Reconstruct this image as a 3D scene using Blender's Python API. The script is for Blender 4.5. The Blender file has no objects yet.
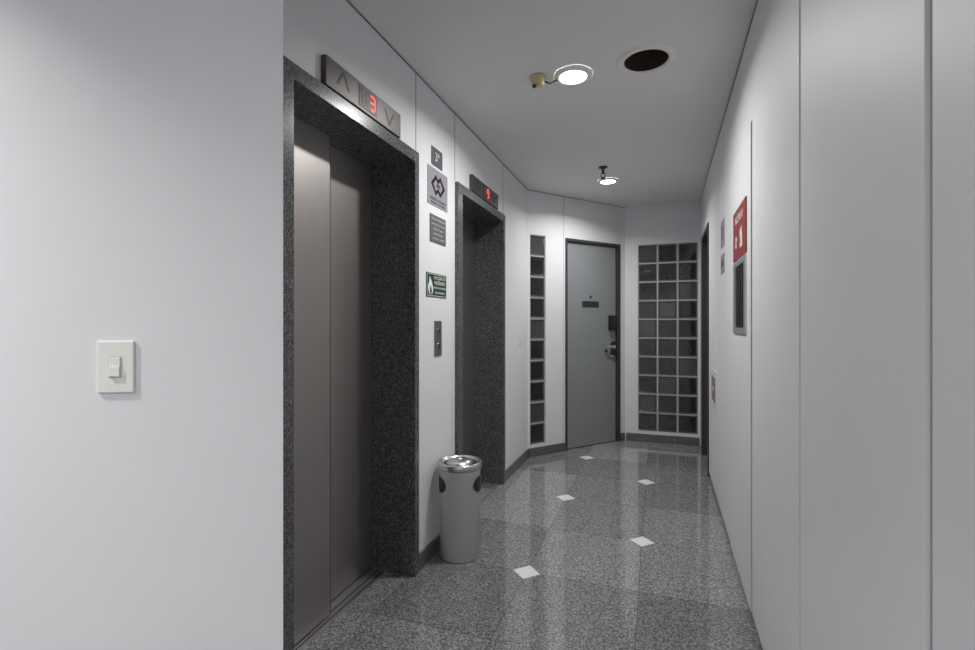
import bpy, bmesh, math
from mathutils import Vector, Matrix
scene = bpy.context.scene
try:
    scene.view_settings.view_transform = 'Standard'
    scene.view_settings.look = 'None'
except Exception: pass

# ---------------------------------------------------------------- materials
def new_mat(name):
    m = bpy.data.materials.new(name); m.use_nodes = True
    nt = m.node_tree; b = nt.nodes['Principled BSDF']
    return m, nt, b
def plain(name, col, rough=0.5, metal=0.0, spec=0.5, bump=0.0, bscale=200, coat=0.0):
    m, nt, b = new_mat(name)
    b.inputs['Roughness'].default_value = rough
    b.inputs['Metallic'].default_value = metal
    b.inputs['Specular IOR Level'].default_value = spec
    b.inputs['Coat Weight'].default_value = coat
    tc = nt.nodes.new('ShaderNodeTexCoord'); n = nt.nodes.new('ShaderNodeTexNoise')
    n.inputs['Scale'].default_value = 6; n.inputs['Detail'].default_value = 3
    nt.links.new(tc.outputs['Object'], n.inputs['Vector'])
    mx = nt.nodes.new('ShaderNodeMix'); mx.data_type = 'RGBA'
    mx.inputs['A'].default_value = (*[c*0.975 for c in col], 1); mx.inputs['B'].default_value = (*[min(1,c*1.025) for c in col], 1)
    nt.links.new(n.outputs['Fac'], mx.inputs['Factor']); nt.links.new(mx.outputs['Result'], b.inputs['Base Color'])
    if bump > 0:
        n2 = nt.nodes.new('ShaderNodeTexNoise'); n2.inputs['Scale'].default_value = bscale
        nt.links.new(tc.outputs['Object'], n2.inputs['Vector'])
        bp = nt.nodes.new('ShaderNodeBump'); bp.inputs['Strength'].default_value = bump; bp.inputs['Distance'].default_value = 0.002
        nt.links.new(n2.outputs['Fac'], bp.inputs['Height']); nt.links.new(bp.outputs['Normal'], b.inputs['Normal'])
    return m
def emis(name, col, s):
    m, nt, b = new_mat(name)
    b.inputs['Base Color'].default_value = (*col, 1)
    b.inputs['Emission Color'].default_value = (*col, 1); b.inputs['Emission Strength'].default_value = s
    return m
def brushed(name, col, rough=0.33):
    m, nt, b = new_mat(name)
    b.inputs['Metallic'].default_value = 0.85
    tc = nt.nodes.new('ShaderNodeTexCoord'); mp = nt.nodes.new('ShaderNodeMapping')
    mp.inputs['Scale'].default_value = (400, 400, 3)
    n = nt.nodes.new('ShaderNodeTexNoise'); n.inputs['Scale'].default_value = 1; n.inputs['Detail'].default_value = 2
    nt.links.new(tc.outputs['Object'], mp.inputs['Vector']); nt.links.new(mp.outputs['Vector'], n.inputs['Vector'])
    mx = nt.nodes.new('ShaderNodeMix'); mx.data_type = 'RGBA'
    mx.inputs['A'].default_value = (*[c*0.85 for c in col], 1); mx.inputs['B'].default_value = (*[c*1.15 for c in col], 1)
    nt.links.new(n.outputs['Fac'], mx.inputs['Factor']); nt.links.new(mx.outputs['Result'], b.inputs['Base Color'])
    mr = nt.nodes.new('ShaderNodeMapRange'); mr.inputs['To Min'].default_value = rough-0.06; mr.inputs['To Max'].default_value = rough+0.08
    nt.links.new(n.outputs['Fac'], mr.inputs['Value']); nt.links.new(mr.outputs['Result'], b.inputs['Roughness'])
    return m
def ramp(nt, stops, interp='LINEAR'):
    r = nt.nodes.new('ShaderNodeValToRGB'); cr = r.color_ramp; cr.interpolation = interp
    while len(cr.elements) < len(stops): cr.elements.new(0.5)
    for e, (p, c) in zip(cr.elements, stops):
        e.position = p; e.color = (c, c, c*1.02, 1)
    return r
TILE = 0.6; TX = -0.67; TY = 2.545
def granite(name, lo, mid, hi, scale, rough, tiles=False):
    m, nt, b = new_mat(name); L = nt.links.new
    tc = nt.nodes.new('ShaderNodeTexCoord')
    n = nt.nodes.new('ShaderNodeTexNoise'); n.inputs['Scale'].default_value = scale
    n.inputs['Detail'].default_value = 6; n.inputs['Roughness'].default_value = 0.75
    L(tc.outputs['Object'], n.inputs['Vector'])
    v = nt.nodes.new('ShaderNodeTexVoronoi'); v.inputs['Scale'].default_value = scale*1.6
    L(tc.outputs['Object'], v.inputs['Vector'])
    r = ramp(nt, [(0.36, lo), (0.5, mid), (0.64, hi)]); L(n.outputs['Fac'], r.inputs['Fac'])
    sep = nt.nodes.new('ShaderNodeSeparateColor'); L(v.outputs['Color'], sep.inputs['Color'])
    r2 = ramp(nt, [(0.0, lo*0.6), (0.28, lo), (0.55, mid), (1.0, hi)]); L(sep.outputs['Red'], r2.inputs['Fac'])
    mx = nt.nodes.new('ShaderNodeMix'); mx.data_type = 'RGBA'; mx.inputs['Factor'].default_value = 0.5
    L(r.outputs['Color'], mx.inputs['A']); L(r2.outputs['Color'], mx.inputs['B'])
    out = mx.outputs['Result']
    b.inputs['Roughness'].default_value = rough
    if tiles:
        b.inputs['Coat Weight'].default_value = 0.35; b.inputs['Coat Roughness'].default_value = 0.05
        sx = nt.nodes.new('ShaderNodeSeparateXYZ'); L(tc.outputs['Object'], sx.inputs['Vector'])
        def M(op, a, c=None, val=None):
            k = nt.nodes.new('ShaderNodeMath'); k.operation = op
            L(a, k.inputs[0])
            if c is not None: L(c, k.inputs[1])
            if val is not None: k.inputs[1].default_value = val
            return k.outputs[0]
        ax = M('DIVIDE', M('SUBTRACT', sx.outputs['X'], val=TX), val=0.585)
        ay = M('DIVIDE', M('SUBTRACT', sx.outputs['Y'], val=TY), val=TILE)
        fx = M('FLOOR', ax); fy = M('FLOOR', ay)
        cb = nt.nodes.new('ShaderNodeCombineXYZ'); L(fx, cb.inputs[0]); L(fy, cb.inputs[1])
        wn = nt.nodes.new('ShaderNodeTexWhiteNoise'); wn.noise_dimensions = '3D'; L(cb.outputs[0], wn.inputs['Vector'])
        mr = nt.nodes.new('ShaderNodeMapRange'); mr.inputs['To Min'].default_value = 0.76; mr.inputs['To Max'].default_value = 1.24
        L(wn.outputs['Value'], mr.inputs['Value'])
        mul = nt.nodes.new('ShaderNodeVectorMath'); mul.operation = 'SCALE'
        L(out, mul.inputs[0]); L(mr.outputs['Result'], mul.inputs['Scale'])
        gx = M('ABSOLUTE', M('SUBTRACT', M('FRACT', ax), val=0.5)); gy = M('ABSOLUTE', M('SUBTRACT', M('FRACT', ay), val=0.5))
        seam = M('GREATER_THAN', M('MAXIMUM', gx, gy), val=0.4975)
        m2 = nt.nodes.new('ShaderNodeMix'); m2.data_type = 'RGBA'
        L(seam, m2.inputs['Factor']); L(mul.outputs[0], m2.inputs['A']); m2.inputs['B'].default_value = (0.06, 0.06, 0.062, 1)
        out = m2.outputs['Result']
        nn = nt.nodes.new('ShaderNodeTexNoise'); nn.inputs['Scale'].default_value = 5
        L(tc.outputs['Object'], nn.inputs['Vector'])
        bp = nt.nodes.new('ShaderNodeBump'); bp.inputs['Strength'].default_value = 0.05; bp.inputs['Distance'].default_value = 0.01
        L(nn.outputs['Fac'], bp.inputs['Height']); L(bp.outputs['Normal'], b.inputs['Normal'])
    L(out, b.inputs['Base Color'])
    return m

WALL = plain('wall_paint_white', (0.76, 0.765, 0.79), 0.5, bump=0.05)
CEIL = plain('ceiling_paint', (0.76, 0.76, 0.77), 0.8)
PANEL = plain('white_laminate_panel', (0.765, 0.77, 0.79), 0.5, spec=0.35)
GAP = plain('shadow_gap', (0.08, 0.08, 0.08), 0.8)
FLOOR = granite('floor_granite', 0.065, 0.235, 0.54, 95, 0.08, True)
GRAN = granite('frame_granite', 0.022, 0.08, 0.27, 110, 0.25)
BASEM = granite('baseboard_granite', 0.05, 0.12, 0.22, 90, 0.3)
WHITE_ST = plain('white_marble_inlay', (0.80, 0.79, 0.76), 0.2)
EDOOR = brushed('elevator_brushed_steel', (0.35, 0.328, 0.314), 0.42)
STEEL = brushed('brushed_steel', (0.30, 0.29, 0.29), 0.3)
STEELD = brushed('brushed_steel_dark', (0.12, 0.11, 0.11), 0.42)
STEELM = brushed('brushed_steel_engraved', (0.075, 0.07, 0.07), 0.5)
ALU = plain('aluminium', (0.62, 0.62, 0.62), 0.35, 0.9)
CHROME = plain('chrome', (0.8, 0.8, 0.8), 0.12, 1.0)
SATIN = plain('satin_steel', (0.55, 0.55, 0.55), 0.28, 1.0)
BLACK = plain('black_plastic', (0.012, 0.012, 0.013), 0.4)
DARKM = plain('dark_metal', (0.06, 0.06, 0.065), 0.4, 0.5)
ENGR = plain('engraving_dark', (0.06, 0.06, 0.06), 0.6)
ENGL = plain('engraving_light', (0.62, 0.62, 0.64), 0.5)
GREYPL = plain('grey_sign_plate', (0.13, 0.13, 0.14), 0.4, 0.2)
LTPL = plain('light_sign_plate', (0.34, 0.34, 0.38), 0.4, 0.2)
GREEN = plain('green_sign', (0.008, 0.05, 0.03), 0.4)
WHT = plain('white_plastic', (0.82, 0.81, 0.77), 0.3)
SWM = plain('switch_grey', (0.55, 0.55, 0.52), 0.3)
DOORP = plain('grey_door_paint', (0.26, 0.275, 0.285), 0.45)
DFRAME = plain('door_frame_dark', (0.045, 0.046, 0.048), 0.4)
BINM = plain('bin_grey_enamel', (0.50, 0.51, 0.52), 0.38)
RED = plain('red_sign', (0.26, 0.018, 0.016), 0.4)
GLRIM = plain('glass_block_rim', (0.36, 0.375, 0.37), 0.2)
GLDK = plain('glass_block_face', (0.020, 0.021, 0.022), 0.07, bump=0.8, bscale=22, coat=0.5)
GLDK2 = plain('glass_block_face_light', (0.06, 0.064, 0.064), 0.10, bump=0.8, bscale=22, coat=0.5)
MORT = plain('light_mortar', (0.60, 0.61, 0.60), 0.6)
LAMP = emis('lamp_glow', (1.0, 0.99, 0.96), 14)
LEDR = emis('led_red', (1.0, 0.06, 0.04), 2.6)
LEDOFF = emis('led_off', (0.22, 0.17, 0.17), 0.1)
CREAM = plain('cream_plastic', (0.58, 0.50, 0.27), 0.5)
BROWN = plain('brown_panel', (0.28, 0.20, 0.17), 0.5)
HOLE = plain('can_interior_brown', (0.03, 0.018, 0.012), 0.8)
WINDK = plain('dark_glass', (0.05, 0.05, 0.055), 0.12)

# ---------------------------------------------------------------- builder
class Frame:
    def __init__(s, o, d, n): s.o = Vector((*o, 0)); s.d = Vector((*d, 0)).normalized(); s.n = Vector((*n, 0)).normalized()
    def P(s, a, b, z): return s.o + s.d*a + s.n*b + Vector((0, 0, z))
L = Frame((-1.24, 0), (0, 1), (1, 0))
R = Frame((0.372, 0), (0.0145, 1), (-1, 0.0145))
D = Frame((-1.24, 4.75), (0.629, 0.777), (0.777, -0.629))
Bk = Frame((0, 5.85), (1, 0), (0, -1))
N = Frame((-0.83, 0.907), (0.871, 0.491), (0.491, -0.871))
W = Frame((0, 0), (1, 0), (0, 1))

class Build:
    def __init__(s): s.bm = bmesh.new(); s.mats = []
    def mi(s, m):
        if m not in s.mats: s.mats.append(m)
        return s.mats.index(m)
    def merge(s, bm2, m, smooth=False):
        idx = s.mi(m)
        for f in bm2.faces: f.material_index = idx; f.smooth = smooth
        me = bpy.data.meshes.new('tmp'); bm2.to_mesh(me); bm2.free(); s.bm.from_mesh(me); bpy.data.meshes.remove(me)
    def box(s, F, s0, s1, n0, n1, z0, z1, m, bev=0.0):
        b = bmesh.new()
        vs = [b.verts.new(F.P(a, c, z)) for z in (z0, z1) for c in (n0, n1) for a in (s0, s1)]
        for q in ((0,1,3,2),(4,6,7,5),(0,4,5,1),(2,3,7,6),(0,2,6,4),(1,5,7,3)): b.faces.new([vs[i] for i in q])
        bmesh.ops.recalc_face_normals(b, faces=b.faces[:])
        if bev: bmesh.ops.bevel(b, geom=b.edges[:], offset=bev, segments=2, affect='EDGES', profile=0.5)
        s.merge(b, m)
    def prism(s, pts, z0, z1, m):
        b = bmesh.new()
        lo = [b.verts.new((x, y, z0)) for x, y in pts]; hi = [b.verts.new((x, y, z1)) for x, y in pts]
        b.faces.new(lo); b.faces.new(hi)
        for i in range(len(pts)):
            j = (i+1) % len(pts); b.faces.new([lo[i], lo[j], hi[j], hi[i]])
        bmesh.ops.recalc_face_normals(b, faces=b.faces[:]); s.merge(b, m)
    def plate(s, F, pts, n0, n1, m):
        b = bmesh.new()
        lo = [b.verts.new(F.P(a, n0, z)) for a, z in pts]; hi = [b.verts.new(F.P(a, n1, z)) for a, z in pts]
        b.faces.new(lo); b.faces.new(hi)
        for i in range(len(pts)):
            j = (i+1) % len(pts); b.faces.new([lo[i], lo[j], hi[j], hi[i]])
        bmesh.ops.recalc_face_normals(b, faces=b.faces[:]); s.merge(b, m)
    def disc(s, F, cs, cz, r, n0, n1, m, rz=None, seg=32):
        rz = rz or r
        s.plate(F, [(cs+r*math.cos(2*math.pi*i/seg), cz+rz*math.sin(2*math.pi*i/seg)) for i in range(seg)], n0, n1, m)
    def ring(s, F, cs, cz, r0, r1, n0, n1, m, seg=32):
        b = bmesh.new(); rows = []
        for r, n in ((r0, n0), (r0, n1), (r1, n1), (r1, n0)):
            rows.append([b.verts.new(F.P(cs+r*math.cos(2*math.pi*i/seg), n, cz+r*math.sin(2*math.pi*i/seg))) for i in range(seg)])
        for k in range(4):
            for i in range(seg):
                j = (i+1) % seg; b.faces.new([rows[k][i], rows[k][j], rows[(k+1) % 4][j], rows[(k+1) % 4][i]])
        bmesh.ops.recalc_face_normals(b, faces=b.faces[:]); s.merge(b, m)
    def lathe(s, x, y, prof, m, seg=48, smooth=True, capb=False, capt=False):
        b = bmesh.new(); rows = []
        for r, z in prof:
            if r < 1e-5: rows.append([b.verts.new((x, y, z))])
            else: rows.append([b.verts.new((x+r*math.cos(2*math.pi*i/seg), y+r*math.sin(2*math.pi*i/seg), z)) for i in range(seg)])
        for k in range(len(rows)-1):
            A, C = rows[k], rows[k+1]
            for i in range(seg):
                j = (i+1) % seg
                if len(A) == 1 and len(C) == 1: continue
                if len(A) == 1: b.faces.new([A[0], C[i], C[j]])
                elif len(C) == 1: b.faces.new([A[i], A[j], C[0]])
                else: b.faces.new([A[i], A[j], C[j], C[i]])
        if capb and len(rows[0]) > 1: b.faces.new(rows[0])
        if capt and len(rows[-1]) > 1: b.faces.new(rows[-1])
        bmesh.ops.recalc_face_normals(b, faces=b.faces[:]); s.merge(b, m, smooth)
    def tube(s, pts, r, m, seg=10):
        pts = [Vector(p) for p in pts]; b = bmesh.new(); rows = []
        for i, p in enumerate(pts):
            t = (pts[min(i+1, len(pts)-1)]-pts[max(i-1, 0)]).normalized()
            u = t.cross(Vector((0.13, 0.2, 1))).normalized(); w = t.cross(u)
            rows.append([b.verts.new(p+u*r*math.cos(2*math.pi*k/seg)+w*r*math.sin(2*math.pi*k/seg)) for k in range(seg)])
        for i in range(len(rows)-1):
            for k in range(seg):
                j = (k+1) % seg; b.faces.new([rows[i][k], rows[i][j], rows[i+1][j], rows[i+1][k]])
        b.faces.new(rows[0]); b.faces.new(rows[-1])
        bmesh.ops.recalc_face_normals(b, faces=b.faces[:]); s.merge(b, m, True)
    def text(s, F, cs, cz, n, body, size, m, ax='CENTER'):
        cu = bpy.data.curves.new('t', 'FONT'); cu.body = body; cu.size = size; cu.align_x = ax; cu.align_y = 'CENTER'; cu.extrude = 0.0004
        ob = bpy.data.objects.new('t', cu); scene.collection.objects.link(ob)
        dg = bpy.context.evaluated_depsgraph_get(); me = bpy.data.meshes.new_from_object(ob.evaluated_get(dg))
        right = (-F.n).cross(Vector((0, 0, 1))); up = Vector((0, 0, 1))
        M = Matrix((( right.x, up.x, F.n.x), (right.y, up.y, F.n.y), (right.z, up.z, F.n.z))).to_4x4()
        M.translation = F.P(cs, n, cz); me.transform(M)
        b = bmesh.new(); b.from_mesh(me); s.merge(b, m)
        bpy.data.objects.remove(ob); bpy.data.curves.remove(cu); bpy.data.meshes.remove(me)
    def done(s, name):
        me = bpy.data.meshes.new(name); s.bm.to_mesh(me); s.bm.free()
        for m in s.mats: me.materials.append(m)
        ob = bpy.data.objects.new(name, me); scene.collection.objects.link(ob); return ob

H = 2.73
# ---------------------------------------------------------------- floor
b = Build(); b.box(W, -2.8, 0.75, -2.4, 6.1, -0.1, 0.0, FLOOR)
for i in range(-3, 2):
    for j in range(-8, 6):
        if (i+j) % 2 == 0:
            x = TX+0.585*i; y = TY+TILE*j; r = 0.075
            if (-1.1 < x < 0.35 or y < 0.3) and y < 5.3:
                b.prism([(x-r, y), (x, y-r), (x+r, y), (x, y+r)], -0.001, 0.0007, WHITE_ST)
b.done('floor')

# ---------------------------------------------------------------- ceiling (with a real round hole)
b = Build(); bm = bmesh.new()
outer = [bm.verts.new(p) for p in ((-2.8, -2.4, H), (0.75, -2.4, H), (0.75, 6.1, H), (-2.8, 6.1, H))]
hx, hy, hr = -0.052, 2.632, 0.112
inner = [bm.verts.new((hx+hr*math.cos(2*math.pi*i/40), hy+hr*math.sin(2*math.pi*i/40), H)) for i in range(40)]
es = [bm.edges.new((outer[i], outer[(i+1) % 4])) for i in range(4)] + [bm.edges.new((inner[i], inner[(i+1) % 40])) for i in range(40)]
bmesh.ops.triangle_fill(bm, use_beauty=True, edges=es)
b.merge(bm, CEIL); b.done('ceiling')

# ---------------------------------------------------------------- walls
b = Build()
for a, c, z0, z1 in ((0.907, 1.30, 0, H), (1.30, 2.34, 2.285, H), (2.34, 2.88, 0, H), (2.88, 3.92, 2.285, H), (3.92, 4.95, 0, H)):
    b.box(L, a, c, -0.34, 0, z0, z1, WALL)
for sj in (2.342, 2.878, 3.92):   # panel joints
    b.box(L, sj-0.003, sj+0.003, 0, 0.0006, 2.29, H, ENGR)
b.done('wall_left')
b = Build()
b.box(D, 0.0, 0.03, -0.12, 0, 0, H, WALL); b.box(D, 0.03, 0.232, -0.12, 0, 0, 0.12, WALL); b.box(D, 0.03, 0.232, -0.12, 0, 2.28, H, WALL)
b.box(D, 0.232, 0.50, -0.12, 0, 0, H, WALL); b.box(D, 0.50, 1.33, -0.12, 0, 2.285, H, WALL); b.box(D, 1.33, 1.50, -0.12, 0, 0, H, WALL)
b.box(D, 0.478, 0.481, 0, 0.0006, 0.1, H, ENGR)
b.done('wall_far_left')
b = Build()
b.box(Bk, -0.43, -0.205, -0.12, 0, 0, H, WALL); b.box(Bk, -0.205, 0.440, -0.12, 0, 0, 0.12, WALL)
b.box(Bk, -0.205, 0.440, -0.12, 0, 2.28, H, WALL); b.box(Bk, 0.440, 0.7, -0.12, 0, 0, H, WALL)
b.done('wall_far')
b = Build(); b.prism([(-0.83, 0.907), (-1.54, 0.907), (-2.7, 0.25), (-2.572, -0.075)], 0, H, WALL); b.done('wall_near_left')
b = Build(); b.box(W, -2.7, -2.572, -2.35, 0.0, 0, H, WALL); b.done('wall_side_left')
b = Build(); b.box(W, -2.7, 0.7, -2.4, -2.3, 0, H, WALL); b.done('wall_back')
# right wall : backing + laminate panels
b = Build()
b.box(R, -2.3, 4.68, -0.25, -0.022, 0, H, GAP); b.box(R, 4.68, 5.50, -0.25, -0.022, 2.27, H, GAP); b.box(R, 5.50, 5.9, -0.25, -0.022, 0, H, GAP)
for a, c in ((-2.3, -1.4), (-1.396, -0.65), (-0.646, 0.14), (0.146, 0.888), (1.640, 2.440), (3.184, 3.86), (3.866, 4.68)):
    b.box(R, a, c, -0.022, 0, 0.045, H, PANEL)
b.box(R, 5.50, 5.86, -0.022, 0, 0.045, H, PANEL); b.box(R, 4.68, 5.50, -0.022, 0, 2.27, H, PANEL)
b.box(R, 0.912, 1.620, -0.022, 0.0, 0.045, 2.300, PANEL, 0.001); b.box(R, 0.912, 1.640, -0.022, 0, 2.312, H, PANEL)
b.box(R, 2.458, 3.174, -0.022, 0.004, 0.045, 2.27, PANEL, 0.001); b.box(R, 2.440, 3.184, -0.022, 0, 2.280, H, PANEL)
b.done('wall_right')
# baseboards & dark strips painting a shadow gap below the ceiling
def bb(name, F, segs, h=0.09, t=0.014, m=BASEM):
    b = Build()
    for a, c in segs: b.box(F, a, c, 0.0, t, 0.0, h, m, 0.002)
    b.done(name)
bb('baseboard_left', L, ((2.345, 2.875), (3.925, 4.745)))
bb('baseboard_far_left', D, ((0.012, 0.498), (1.332, 1.402)))
bb('baseboard_far', Bk, ((-0.335, 0.45),))
bb('baseboard_near_left', N, ((-1.98, -0.01),))
b = Build(); b.box(R, -2.3, 4.68, -0.022, -0.008, 0.0, 0.044, BASEM); b.box(R, 5.50, 5.83, -0.022, -0.008, 0, 0.044, BASEM); b.done('baseboard_right')
b = Build()
b.box(L, 0.91, 4.75, 0, 0.004, H-0.005, H-0.001, GREYPL); b.done('shadow_strip_left')
b = Build(); b.box(D, 0.0, 1.41, 0, 0.004, H-0.005, H-0.001, GREYPL); b.done('shadow_strip_far_left')
b = Build(); b.box(R, -2.3, 5.84, 0, 0.004, H-0.007, H-0.001, GREYPL); b.done('shadow_strip_right')

# ---------------------------------------------------------------- elevators
SEG7 = {'a': (0, 1, 1), 'g': (0, 0, 1), 'd': (0, -1, 1), 'f': (-1, .5, 0), 'b': (1, .5, 0), 'e': (-1, -.5, 0), 'c': (1, -.5, 0)}
def digit(b, F, cs, cz, n, w, h, on, mon, moff):
    for k, (sx, sz, hor) in SEG7.items():
        m = mon if k in on else moff
        if m is None: continue
        x = cs+sx*w/2; z = cz+sz*h/2; t = w*0.10
        if hor: b.box(F, x-w*0.40, x+w*0.40, n, n+0.001, z-t, z+t, m)
        else: b.box(F, x-t, x+t, n, n+0.001, z-h*0.20, z+h*0.20, m)
def elevator(s0, text2):
    b = Build()
    o0, o1 = s0, s0+1.04; i0, i1 = s0+0.085, s0+0.995
    b.box(L, o0, i0, -0.30, 0.022, 0, 2.285, GRAN, 0.002); b.box(L, i1, o1, -0.30, 0.022, 0, 2.285, GRAN, 0.002)
    b.box(L, i0-0.002, i1+0.002, -0.30, 0.022, 2.225, 2.285, GRAN, 0.002)
    mid = s0+0.55
    b.box(L, i0, mid+0.006, -0.212, -0.187, 0.012, 2.225, EDOOR, 0.002)
    b.box(L, mid+0.006, mid+0.012, -0.212, -0.189, 0.012, 2.225, STEELM)
    b.box(L, mid-0.02, i1, -0.270, -0.250, 0.012, 2.225, EDOOR, 0.002)
    b.box(L, i0, i1, -0.30, -0.288, 0, 2.225, BLACK)
    b.box(L, i0, i1, -0.288, -0.150, 0, 0.006, ALU)
    for n in (-0.200, -0.260, -0.168): b.box(L, i0+0.005, i1-0.005, n-0.003, n+0.003, 0.006, 0.0065, BLACK)
    b.done('elevator_door')
    # indicator
    b = Build(); c = s0+0.545
    b.box(L, c-0.290, c+0.290, 0.0, 0.025, 2.29, 2.408, STEELD, 0.003)
    b.box(L, c-0.07, c+0.07, 0.025, 0.027, 2.305, 2.395, BLACK)
    b.plate(L, [(c-0.225, 2.325), (c-0.212, 2.325), (c-0.18, 2.378), (c-0.148, 2.325), (c-0.135, 2.325), (c-0.173, 2.390), (c-0.187, 2.390)], 0.025, 0.0258, STEELM)
    b.plate(L, [(c+0.225, 2.378), (c+0.212, 2.378), (c+0.18, 2.325), (c+0.148, 2.378), (c+0.135, 2.378), (c+0.173, 2.312), (c+0.187, 2.312)], 0.025, 0.0258, STEELM)
    digit(b, L, c-0.03, 2.350, 0.0275, 0.034, 0.056, text2[0], LEDR, LEDOFF)
    digit(b, L, c+0.032, 2.350, 0.0275, 0.036, 0.060, text2[1], LEDR, None)
    b.done('elevator_floor_indicator')
elevator(1.30, ('', 'abgcd')); elevator(2.88, ('', 'abgcdf'))

# call button
b = Build(); b.box(L, 2.569, 2.667, 0, 0.006, 1.165, 1.375, STEEL, 0.002)
for z in (1.225, 1.315):
    b.disc(L, 2.618, z, 0.018, 0.006, 0.010, CHROME); b.disc(L, 2.618, z, 0.011, 0.010, 0.012, DARKM)
b.done('elevator_call_button_panel')
# signs
b = Build(); b.box(L, 2.53, 2.68, 0, 0.004, 2.292, 2.40, GREYPL, 0.001); b.text(L, 2.605, 2.345, 0.0045, '3º', 0.075, ENGL); b.done('floor_number_sign')
b = Build(); b.box(L, 2.48, 2.755, 0, 0.004, 2.055, 2.275, LTPL, 0.001)
cx, cz = 2.617, 2.180
# linked-arrow emblem on the notice plate
b.plate(L, [(cx-0.095, cz), (cx-0.030, cz+0.062), (cx+0.010, cz+0.030), (cx+0.002, cz+0.012), (cx-0.030, cz+0.036), (cx-0.066, cz), (cx-0.030, cz-0.036), (cx-0.012, cz-0.022), (cx-0.002, cz-0.038), (cx-0.030, cz-0.062)], 0.004, 0.005, BLACK)
b.plate(L, [(cx+0.095, cz), (cx+0.030, cz-0.062), (cx-0.010, cz-0.030), (cx-0.002, cz-0.012), (cx+0.030, cz-0.036), (cx+0.066, cz), (cx+0.030, cz+0.036), (cx+0.012, cz+0.022), (cx+0.002, cz+0.038), (cx+0.030, cz+0.062)], 0.005, 0.0058, BLACK)
b.box(L, cx-0.020, cx+0.020, 0.0058, 0.0063, cz-0.009, cz+0.009, RED)
b.text(L, 2.617, 2.092, 0.0045, 'SENHOR USUARIO', 0.026, ENGR); b.text(L, 2.617, 2.070, 0.0045, 'VERIFIQUE O ELEVADOR', 0.018, ENGR)
b.done('elevator_notice_sign')
b = Build(); b.box(L, 2.51, 2.73, 0, 0.004, 1.838, 2.0, GREYPL, 0.001)
for i, t in enumerate(('AVISO AOS PASSAGEIROS', 'antes de entrar no elevador', 'verifique se o mesmo', 'encontra-se parado', 'neste andar - Lei 9.502')):
    b.text(L, 2.62, 1.975-i*0.028, 0.0045, t, 0.0165, ENGL)
b.done('passenger_warning_sign')
b = Build(); b.box(L, 2.465, 2.74, 0, 0.004, 1.515, 1.655, GREEN, 0.001)
for a in ((2.47, 2.473), (2.732, 2.735)): b.box(L, *a, 0.004, 0.005, 1.52, 1.65, WHT)
for a in ((1.52, 1.523), (1.647, 1.65)): b.box(L, 2.47, 2.735, 0.004, 0.005, *a, WHT)
b.plate(L, [(2.50, 1.53), (2.482, 1.555), (2.484, 1.58), (2.497, 1.60), (2.503, 1.635), (2.528, 1.605), (2.546, 1.575), (2.548, 1.55), (2.535, 1.53)], 0.004, 0.005, WHT)
b.plate(L, [(2.508, 1.532), (2.503, 1.552), (2.515, 1.582), (2.529, 1.555), (2.526, 1.532)], 0.005, 0.0056, GREEN)
for i, t in enumerate(('EM CASO DE', 'INCÊNDIO', 'NÃO USE O ELEVADOR', 'USE AS ESCADAS')):
    b.text(L, 2.64, 1.628-i*0.029, 0.0045, t, (0.027, 0.030, 0.016, 0.018)[i], WHT)
b.done('fire_safety_sign')

# light switches
def switch(F, cs, cz, name='light_switch', w=0.074, h=0.116):
    b = Build()
    b.box(F, cs-w/2, cs+w/2, 0, 0.007, cz-h/2, cz+h/2, WHT, 0.003)
    b.box(F, cs-0.013, cs+0.013, 0.007, 0.0082, cz-0.024, cz+0.024, SWM, 0.0005)
    b.box(F, cs-0.011, cs+0.011, 0.0080, 0.0130, cz-0.021, cz+0.001, WHT, 0.001)
    b.box(F, cs-0.011, cs+0.011, 0.0080, 0.0100, cz-0.001, cz+0.021, WHT, 0.001)
    b.done(name)
switch(N, -0.350, 1.257); switch(L, 4.445, 1.22)

# ---------------------------------------------------------------- glass block windows
def blocks(name, F, s0, cols, cw, z0, rows, ch):
    b = Build(); g = 0.0045
    b.box(F, s0, s0+cols*cw, -0.10, -0.095, z0, z0+rows*ch, GAP)
    for i in range(cols+1):
        x = s0+i*cw; b.box(F, max(s0, x-g), min(s0+cols*cw, x+g), -0.095, -0.012, z0, z0+rows*ch, MORT)
    for j in range(rows+1):
        z = z0+j*ch; b.box(F, s0, s0+cols*cw, -0.095, -0.0125, max(z0, z-g), min(z0+rows*ch, z+g), MORT)
    for i in range(cols):
        for j in range(rows):
            a0, a1 = s0+i*cw+g, s0+(i+1)*cw-g; c0, c1 = z0+j*ch+g, z0+(j+1)*ch-g
            def ringf(i0, n0, i1, n1, m):
                bm = bmesh.new()
                A = [bm.verts.new(F.P(x, n0, z)) for x, z in ((a0+i0, c0+i0), (a1-i0, c0+i0), (a1-i0, c1-i0), (a0+i0, c1-i0))]
                C = [bm.verts.new(F.P(x, n1, z)) for x, z in ((a0+i1, c0+i1), (a1-i1, c0+i1), (a1-i1, c1-i1), (a0+i1, c1-i1))]
                for k in range(4): bm.faces.new([A[k], A[(k+1) % 4], C[(k+1) % 4], C[k]])
                b.merge(bm, m)
            ringf(0, -0.02, 0.002, -0.006, GLRIM); ringf(0.002, -0.006, 0.006, -0.006, GLRIM)
            ringf(0.006, -0.006, 0.020, -0.016, GLDK2)
            q = 0.020; bm = bmesh.new()
            bm.faces.new([bm.verts.new(F.P(x, -0.016, z)) for x, z in ((a0+q, c0+q), (a1-q, c0+q), (a1-q, c1-q), (a0+q, c1-q))])
            b.merge(bm, GLDK2 if (i*3+j*5) % 4 == 1 else GLDK)
    b.done(name)
blocks('window_1', D, 0.031, 1, 0.20, 0.12, 10, 0.216)
blocks('window_2', Bk, -0.204, 3, 0.2145, 0.12, 10, 0.216)

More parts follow.
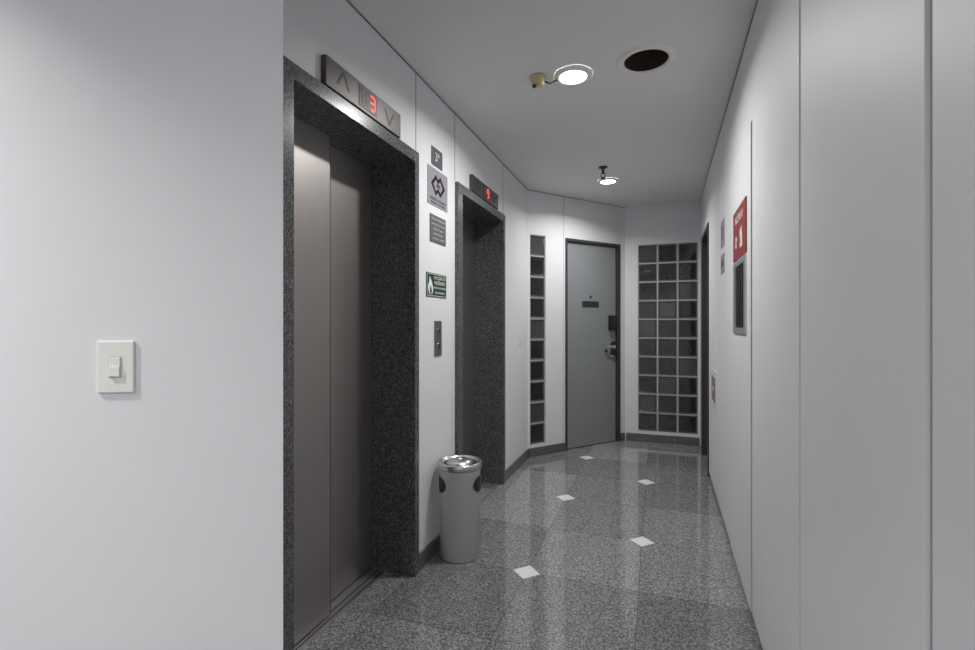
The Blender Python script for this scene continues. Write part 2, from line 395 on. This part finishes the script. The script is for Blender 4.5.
# ---------------------------------------------------------------- door on the angled wall
b = Build()
b.box(D, 0.50, 0.525, -0.10, 0.012, 0, 2.285, DFRAME, 0.002); b.box(D, 1.285, 1.33, -0.10, 0.012, 0, 2.285, DFRAME, 0.002)
b.box(D, 0.525, 1.285, -0.10, 0.012, 2.255, 2.285, DFRAME, 0.002)
b.box(D, 0.529, 1.281, -0.06, -0.020, 0.008, 2.251, DOORP, 0.002)
b.box(D, 0.76, 1.01, -0.020, -0.014, 1.55, 1.615, DARKM, 0.001); b.text(D, 0.885, 1.583, -0.0135, 'SALA 31', 0.035, ENGR)
b.disc(D, 0.885, 1.665, 0.014, -0.02, -0.012, DARKM)
b.box(D, 1.16, 1.255, -0.020, 0.03, 1.29, 1.46, BLACK, 0.006); b.disc(D, 1.205, 1.41, 0.02, 0.03, 0.034, DARKM)
b.box(D, 1.175, 1.245, -0.020, -0.010, 0.985, 1.14, CHROME, 0.003)
b.disc(D, 1.21, 1.10, 0.020, -0.012, 0.03, CHROME)
b.box(D, 1.09, 1.225, 0.022, 0.038, 1.09, 1.112, CHROME, 0.004)
b.disc(D, 1.21, 1.02, 0.018, -0.012, 0.012, BLACK)
b.box(D, 1.205, 1.275, -0.02, 0.012, 1.00, 1.16, BLACK, 0.004)
b.disc(D, 1.12, 1.055, 0.016, -0.02, 0.0, DARKM)
b.done('door_1')
# recessed door on right wall
b = Build()
b.box(R, 4.685, 4.73, -0.2, 0.010, 0, 2.265, DFRAME, 0.002); b.box(R, 5.45, 5.495, -0.2, 0.010, 0, 2.265, DFRAME, 0.002)
b.box(R, 4.73, 5.45, -0.2, 0.010, 2.22, 2.265, DFRAME, 0.002); b.box(R, 4.734, 5.446, -0.16, -0.12, 0.008, 2.216, DOORP, 0.002)
b.disc(R, 4.80, 1.05, 0.022, -0.12, -0.08, CHROME)
b.done('door_2')

# ---------------------------------------------------------------- fire hose cabinet
b = Build()
b.box(R, 2.56, 3.00, 0.004, 0.010, 1.70, 1.965, RED, 0.002)
b.text(R, 2.78, 1.905, 0.0105, 'INCÊNDIO', 0.055, WHT); b.ring(R, 2.88, 1.79, 0.018, 0.032, 0.010, 0.011, WHT)
b.plate(R, [(2.66, 1.745), (2.75, 1.745), (2.73, 1.78), (2.75, 1.83), (2.69, 1.85), (2.67, 1.80)], 0.010, 0.011, WHT)
b.box(R, 2.57, 2.61, 0.004, 0.012, 1.305, 1.69, ALU, 0.002); b.box(R, 2.95, 2.99, 0.004, 0.012, 1.305, 1.69, ALU, 0.002)
b.box(R, 2.61, 2.95, 0.004, 0.012, 1.305, 1.335, ALU, 0.002); b.box(R, 2.61, 2.95, 0.004, 0.012, 1.66, 1.69, ALU, 0.002)
b.box(R, 2.61, 2.95, 0.004, 0.0055, 1.335, 1.66, WINDK)
for k in range(5): b.box(R, 2.63+k*0.062, 2.645+k*0.062, 0.0055, 0.009, 1.34, 1.655, STEELM)
b.done('fire_hose_cabinet')
b = Build(); b.box(R, 3.50, 3.70, 0, 0.003, 1.88, 2.06, LTPL, 0.001); b.text(R, 3.60, 1.97, 0.0035, '31', 0.14, ENGR)
b.box(R, 3.50, 3.70, 0, 0.003, 1.70, 1.83, LTPL, 0.001); b.text(R, 3.60, 1.765, 0.0035, 'SALA', 0.07, ENGR); b.done('room_number_sign')
b = Build(); b.box(R, 4.00, 4.38, 0, 0.006, 0.70, 0.99, WHT, 0.003); b.box(R, 4.05, 4.33, 0.006, 0.008, 0.75, 0.94, BROWN, 0.002); b.disc(R, 4.19, 0.845, 0.02, 0.008, 0.012, WHT); b.done('outlet_plate')  # wall outlet box, white plate with brown centre

# ---------------------------------------------------------------- trash bin
bx, by = -1.092, 2.61
b = Build()
b.lathe(bx, by, [(0, 0.002), (0.112, 0.002), (0.114, 0.006), (0.114, 0.02), (0.116, 0.022), (0.121, 0.50), (0.123, 0.505), (0.123, 0.515), (0.118, 0.52)], BINM)
b.lathe(bx, by, [(0.116, 0.515), (0.128, 0.517), (0.131, 0.525), (0.131, 0.545), (0.127, 0.553), (0.118, 0.555), (0.112, 0.548), (0.104, 0.540), (0.095, 0.541)], SATIN)
b.lathe(bx, by, [(0.095, 0.541), (0.085, 0.5415), (0.078, 0.543)], BLACK)
b.lathe(bx, by, [(0.078, 0.543), (0.070, 0.553), (0.05, 0.562), (0.025, 0.567), (0.012, 0.568), (0.012, 0.576), (0.006, 0.581), (0, 0.582)], SATIN)
def ovalpatch(th0, zc, hw, hh, r, m):
    bm = bmesh.new(); rings = []
    for k in (0.001, 0.34, 0.67, 1.0):
        rings.append([bm.verts.new((bx+r*math.cos(th0+hw/r*k*math.cos(t)), by+r*math.sin(th0+hw/r*k*math.cos(t)), zc+hh*k*math.sin(t))) for t in [2*math.pi*i/32 for i in range(32)]])
    for a, c in zip(rings, rings[1:]):
        for i in range(32): bm.faces.new([a[i], a[(i+1) % 32], c[(i+1) % 32], c[i]])
    bmesh.ops.recalc_face_normals(bm, faces=bm.faces[:]); b.merge(bm, m, True)
th = math.atan2(-0.924, 0.384)
for dth in (math.radians(66), math.radians(-66)):
    ovalpatch(th+dth, 0.430, 0.062, 0.050, 0.1222, SATIN); ovalpatch(th+dth, 0.430, 0.056, 0.044, 0.1232, BLACK)
b.done('trash_bin')

# ---------------------------------------------------------------- ceiling fixtures
def downlight(x, y, r=0.105, e=9, name='ceiling_downlight', spread=160):
    b = Build()
    b.lathe(x, y, [(r*0.70, H-0.010), (r*0.74, H-0.016), (r*0.92, H-0.012), (r, H-0.004), (r, H-0.001)], WHT)
    b.lathe(x, y, [(0, H-0.012), (r*0.72, H-0.012)], LAMP)
    ob = b.done(name)
    ld = bpy.data.lights.new('lamp', 'AREA'); ld.shape = 'DISK'; ld.size = r*1.4; ld.energy = e; ld.color = (1.0, 0.985, 0.965); ld.spread = math.radians(spread)
    lo = bpy.data.objects.new('lamp', ld); scene.collection.objects.link(lo); lo.location = (x, y, H-0.02); lo.parent = ob
    return ob
downlight(-0.435, 2.656, e=20)
downlight(-0.438, 4.706, 0.098, e=14, spread=150)
downlight(-1.75, -0.20, e=21, spread=112)
downlight(-0.22, -1.1, e=21, spread=145)
b = Build()
b.lathe(hx, hy, [(0.110, H-0.001), (0.112, H-0.008), (0.120, H-0.013), (0.140, H-0.010), (0.151, H-0.001)], WHT)
b.lathe(hx, hy, [(0.112, H), (0.112, H+0.12), (0, H+0.12)], HOLE)
b.done('recessed_ceiling_can')
b = Build()
b.lathe(-0.441, 4.29, [(0.0, H-0.001), (0.04, H-0.001), (0.038, H-0.008), (0.015, H-0.014), (0.010, H-0.05), (0.014, H-0.055), (0.014, H-0.06), (0, H-0.062)], DARKM, 24)
b.tube([(-0.441-0.012, 4.29, H-0.055), (-0.441-0.02, 4.29, H-0.075), (-0.441, 4.29, H-0.098)], 0.004, DARKM); b.tube([(-0.441+0.012, 4.29, H-0.055), (-0.441+0.02, 4.29, H-0.075), (-0.441, 4.29, H-0.098)], 0.004, DARKM)
b.lathe(-0.441, 4.29, [(0, H-0.096), (0.022, H-0.098), (0.022, H-0.101), (0, H-0.102)], DARKM, 24)
b.done('fire_sprinkler')
b = Build()
jx, jy = -0.62, 2.61
b.lathe(jx, jy, [(0, H-0.001), (0.044, H-0.001), (0.044, H-0.012), (0.036, H-0.018), (0.034, H-0.040), (0.026, H-0.048), (0, H-0.05)], CREAM, 32)
b.lathe(jx-0.02, jy-0.01, [(0.012, H-0.048), (0.012, H-0.06), (0, H-0.062)], DARKM, 16)
b.tube([(jx+0.03, jy, H-0.030), (jx+0.06, jy+0.02, H-0.038), (jx+0.085, jy+0.04, H-0.020), (jx+0.11, jy+0.045, H-0.008)], 0.0045, BLACK)
b.done('ceiling_junction_box')  # cream junction box, cord runs to the downlight

# ---------------------------------------------------------------- world, camera
w = bpy.data.worlds.new('World'); scene.world = w; w.use_nodes = True
w.node_tree.nodes['Background'].inputs['Color'].default_value = (0.02, 0.02, 0.022, 1)
cd = bpy.data.cameras.new('Camera'); cam = bpy.data.objects.new('Camera', cd); scene.collection.objects.link(cam)
cd.sensor_width = 36; cd.sensor_fit = 'HORIZONTAL'; cd.lens = 36*480/975; cd.clip_start = 0.02
cam.location = (0, 0, 1.35); cam.rotation_euler = (math.pi/2, 0, math.atan2(0.3322, 0.9432))
scene.camera = cam
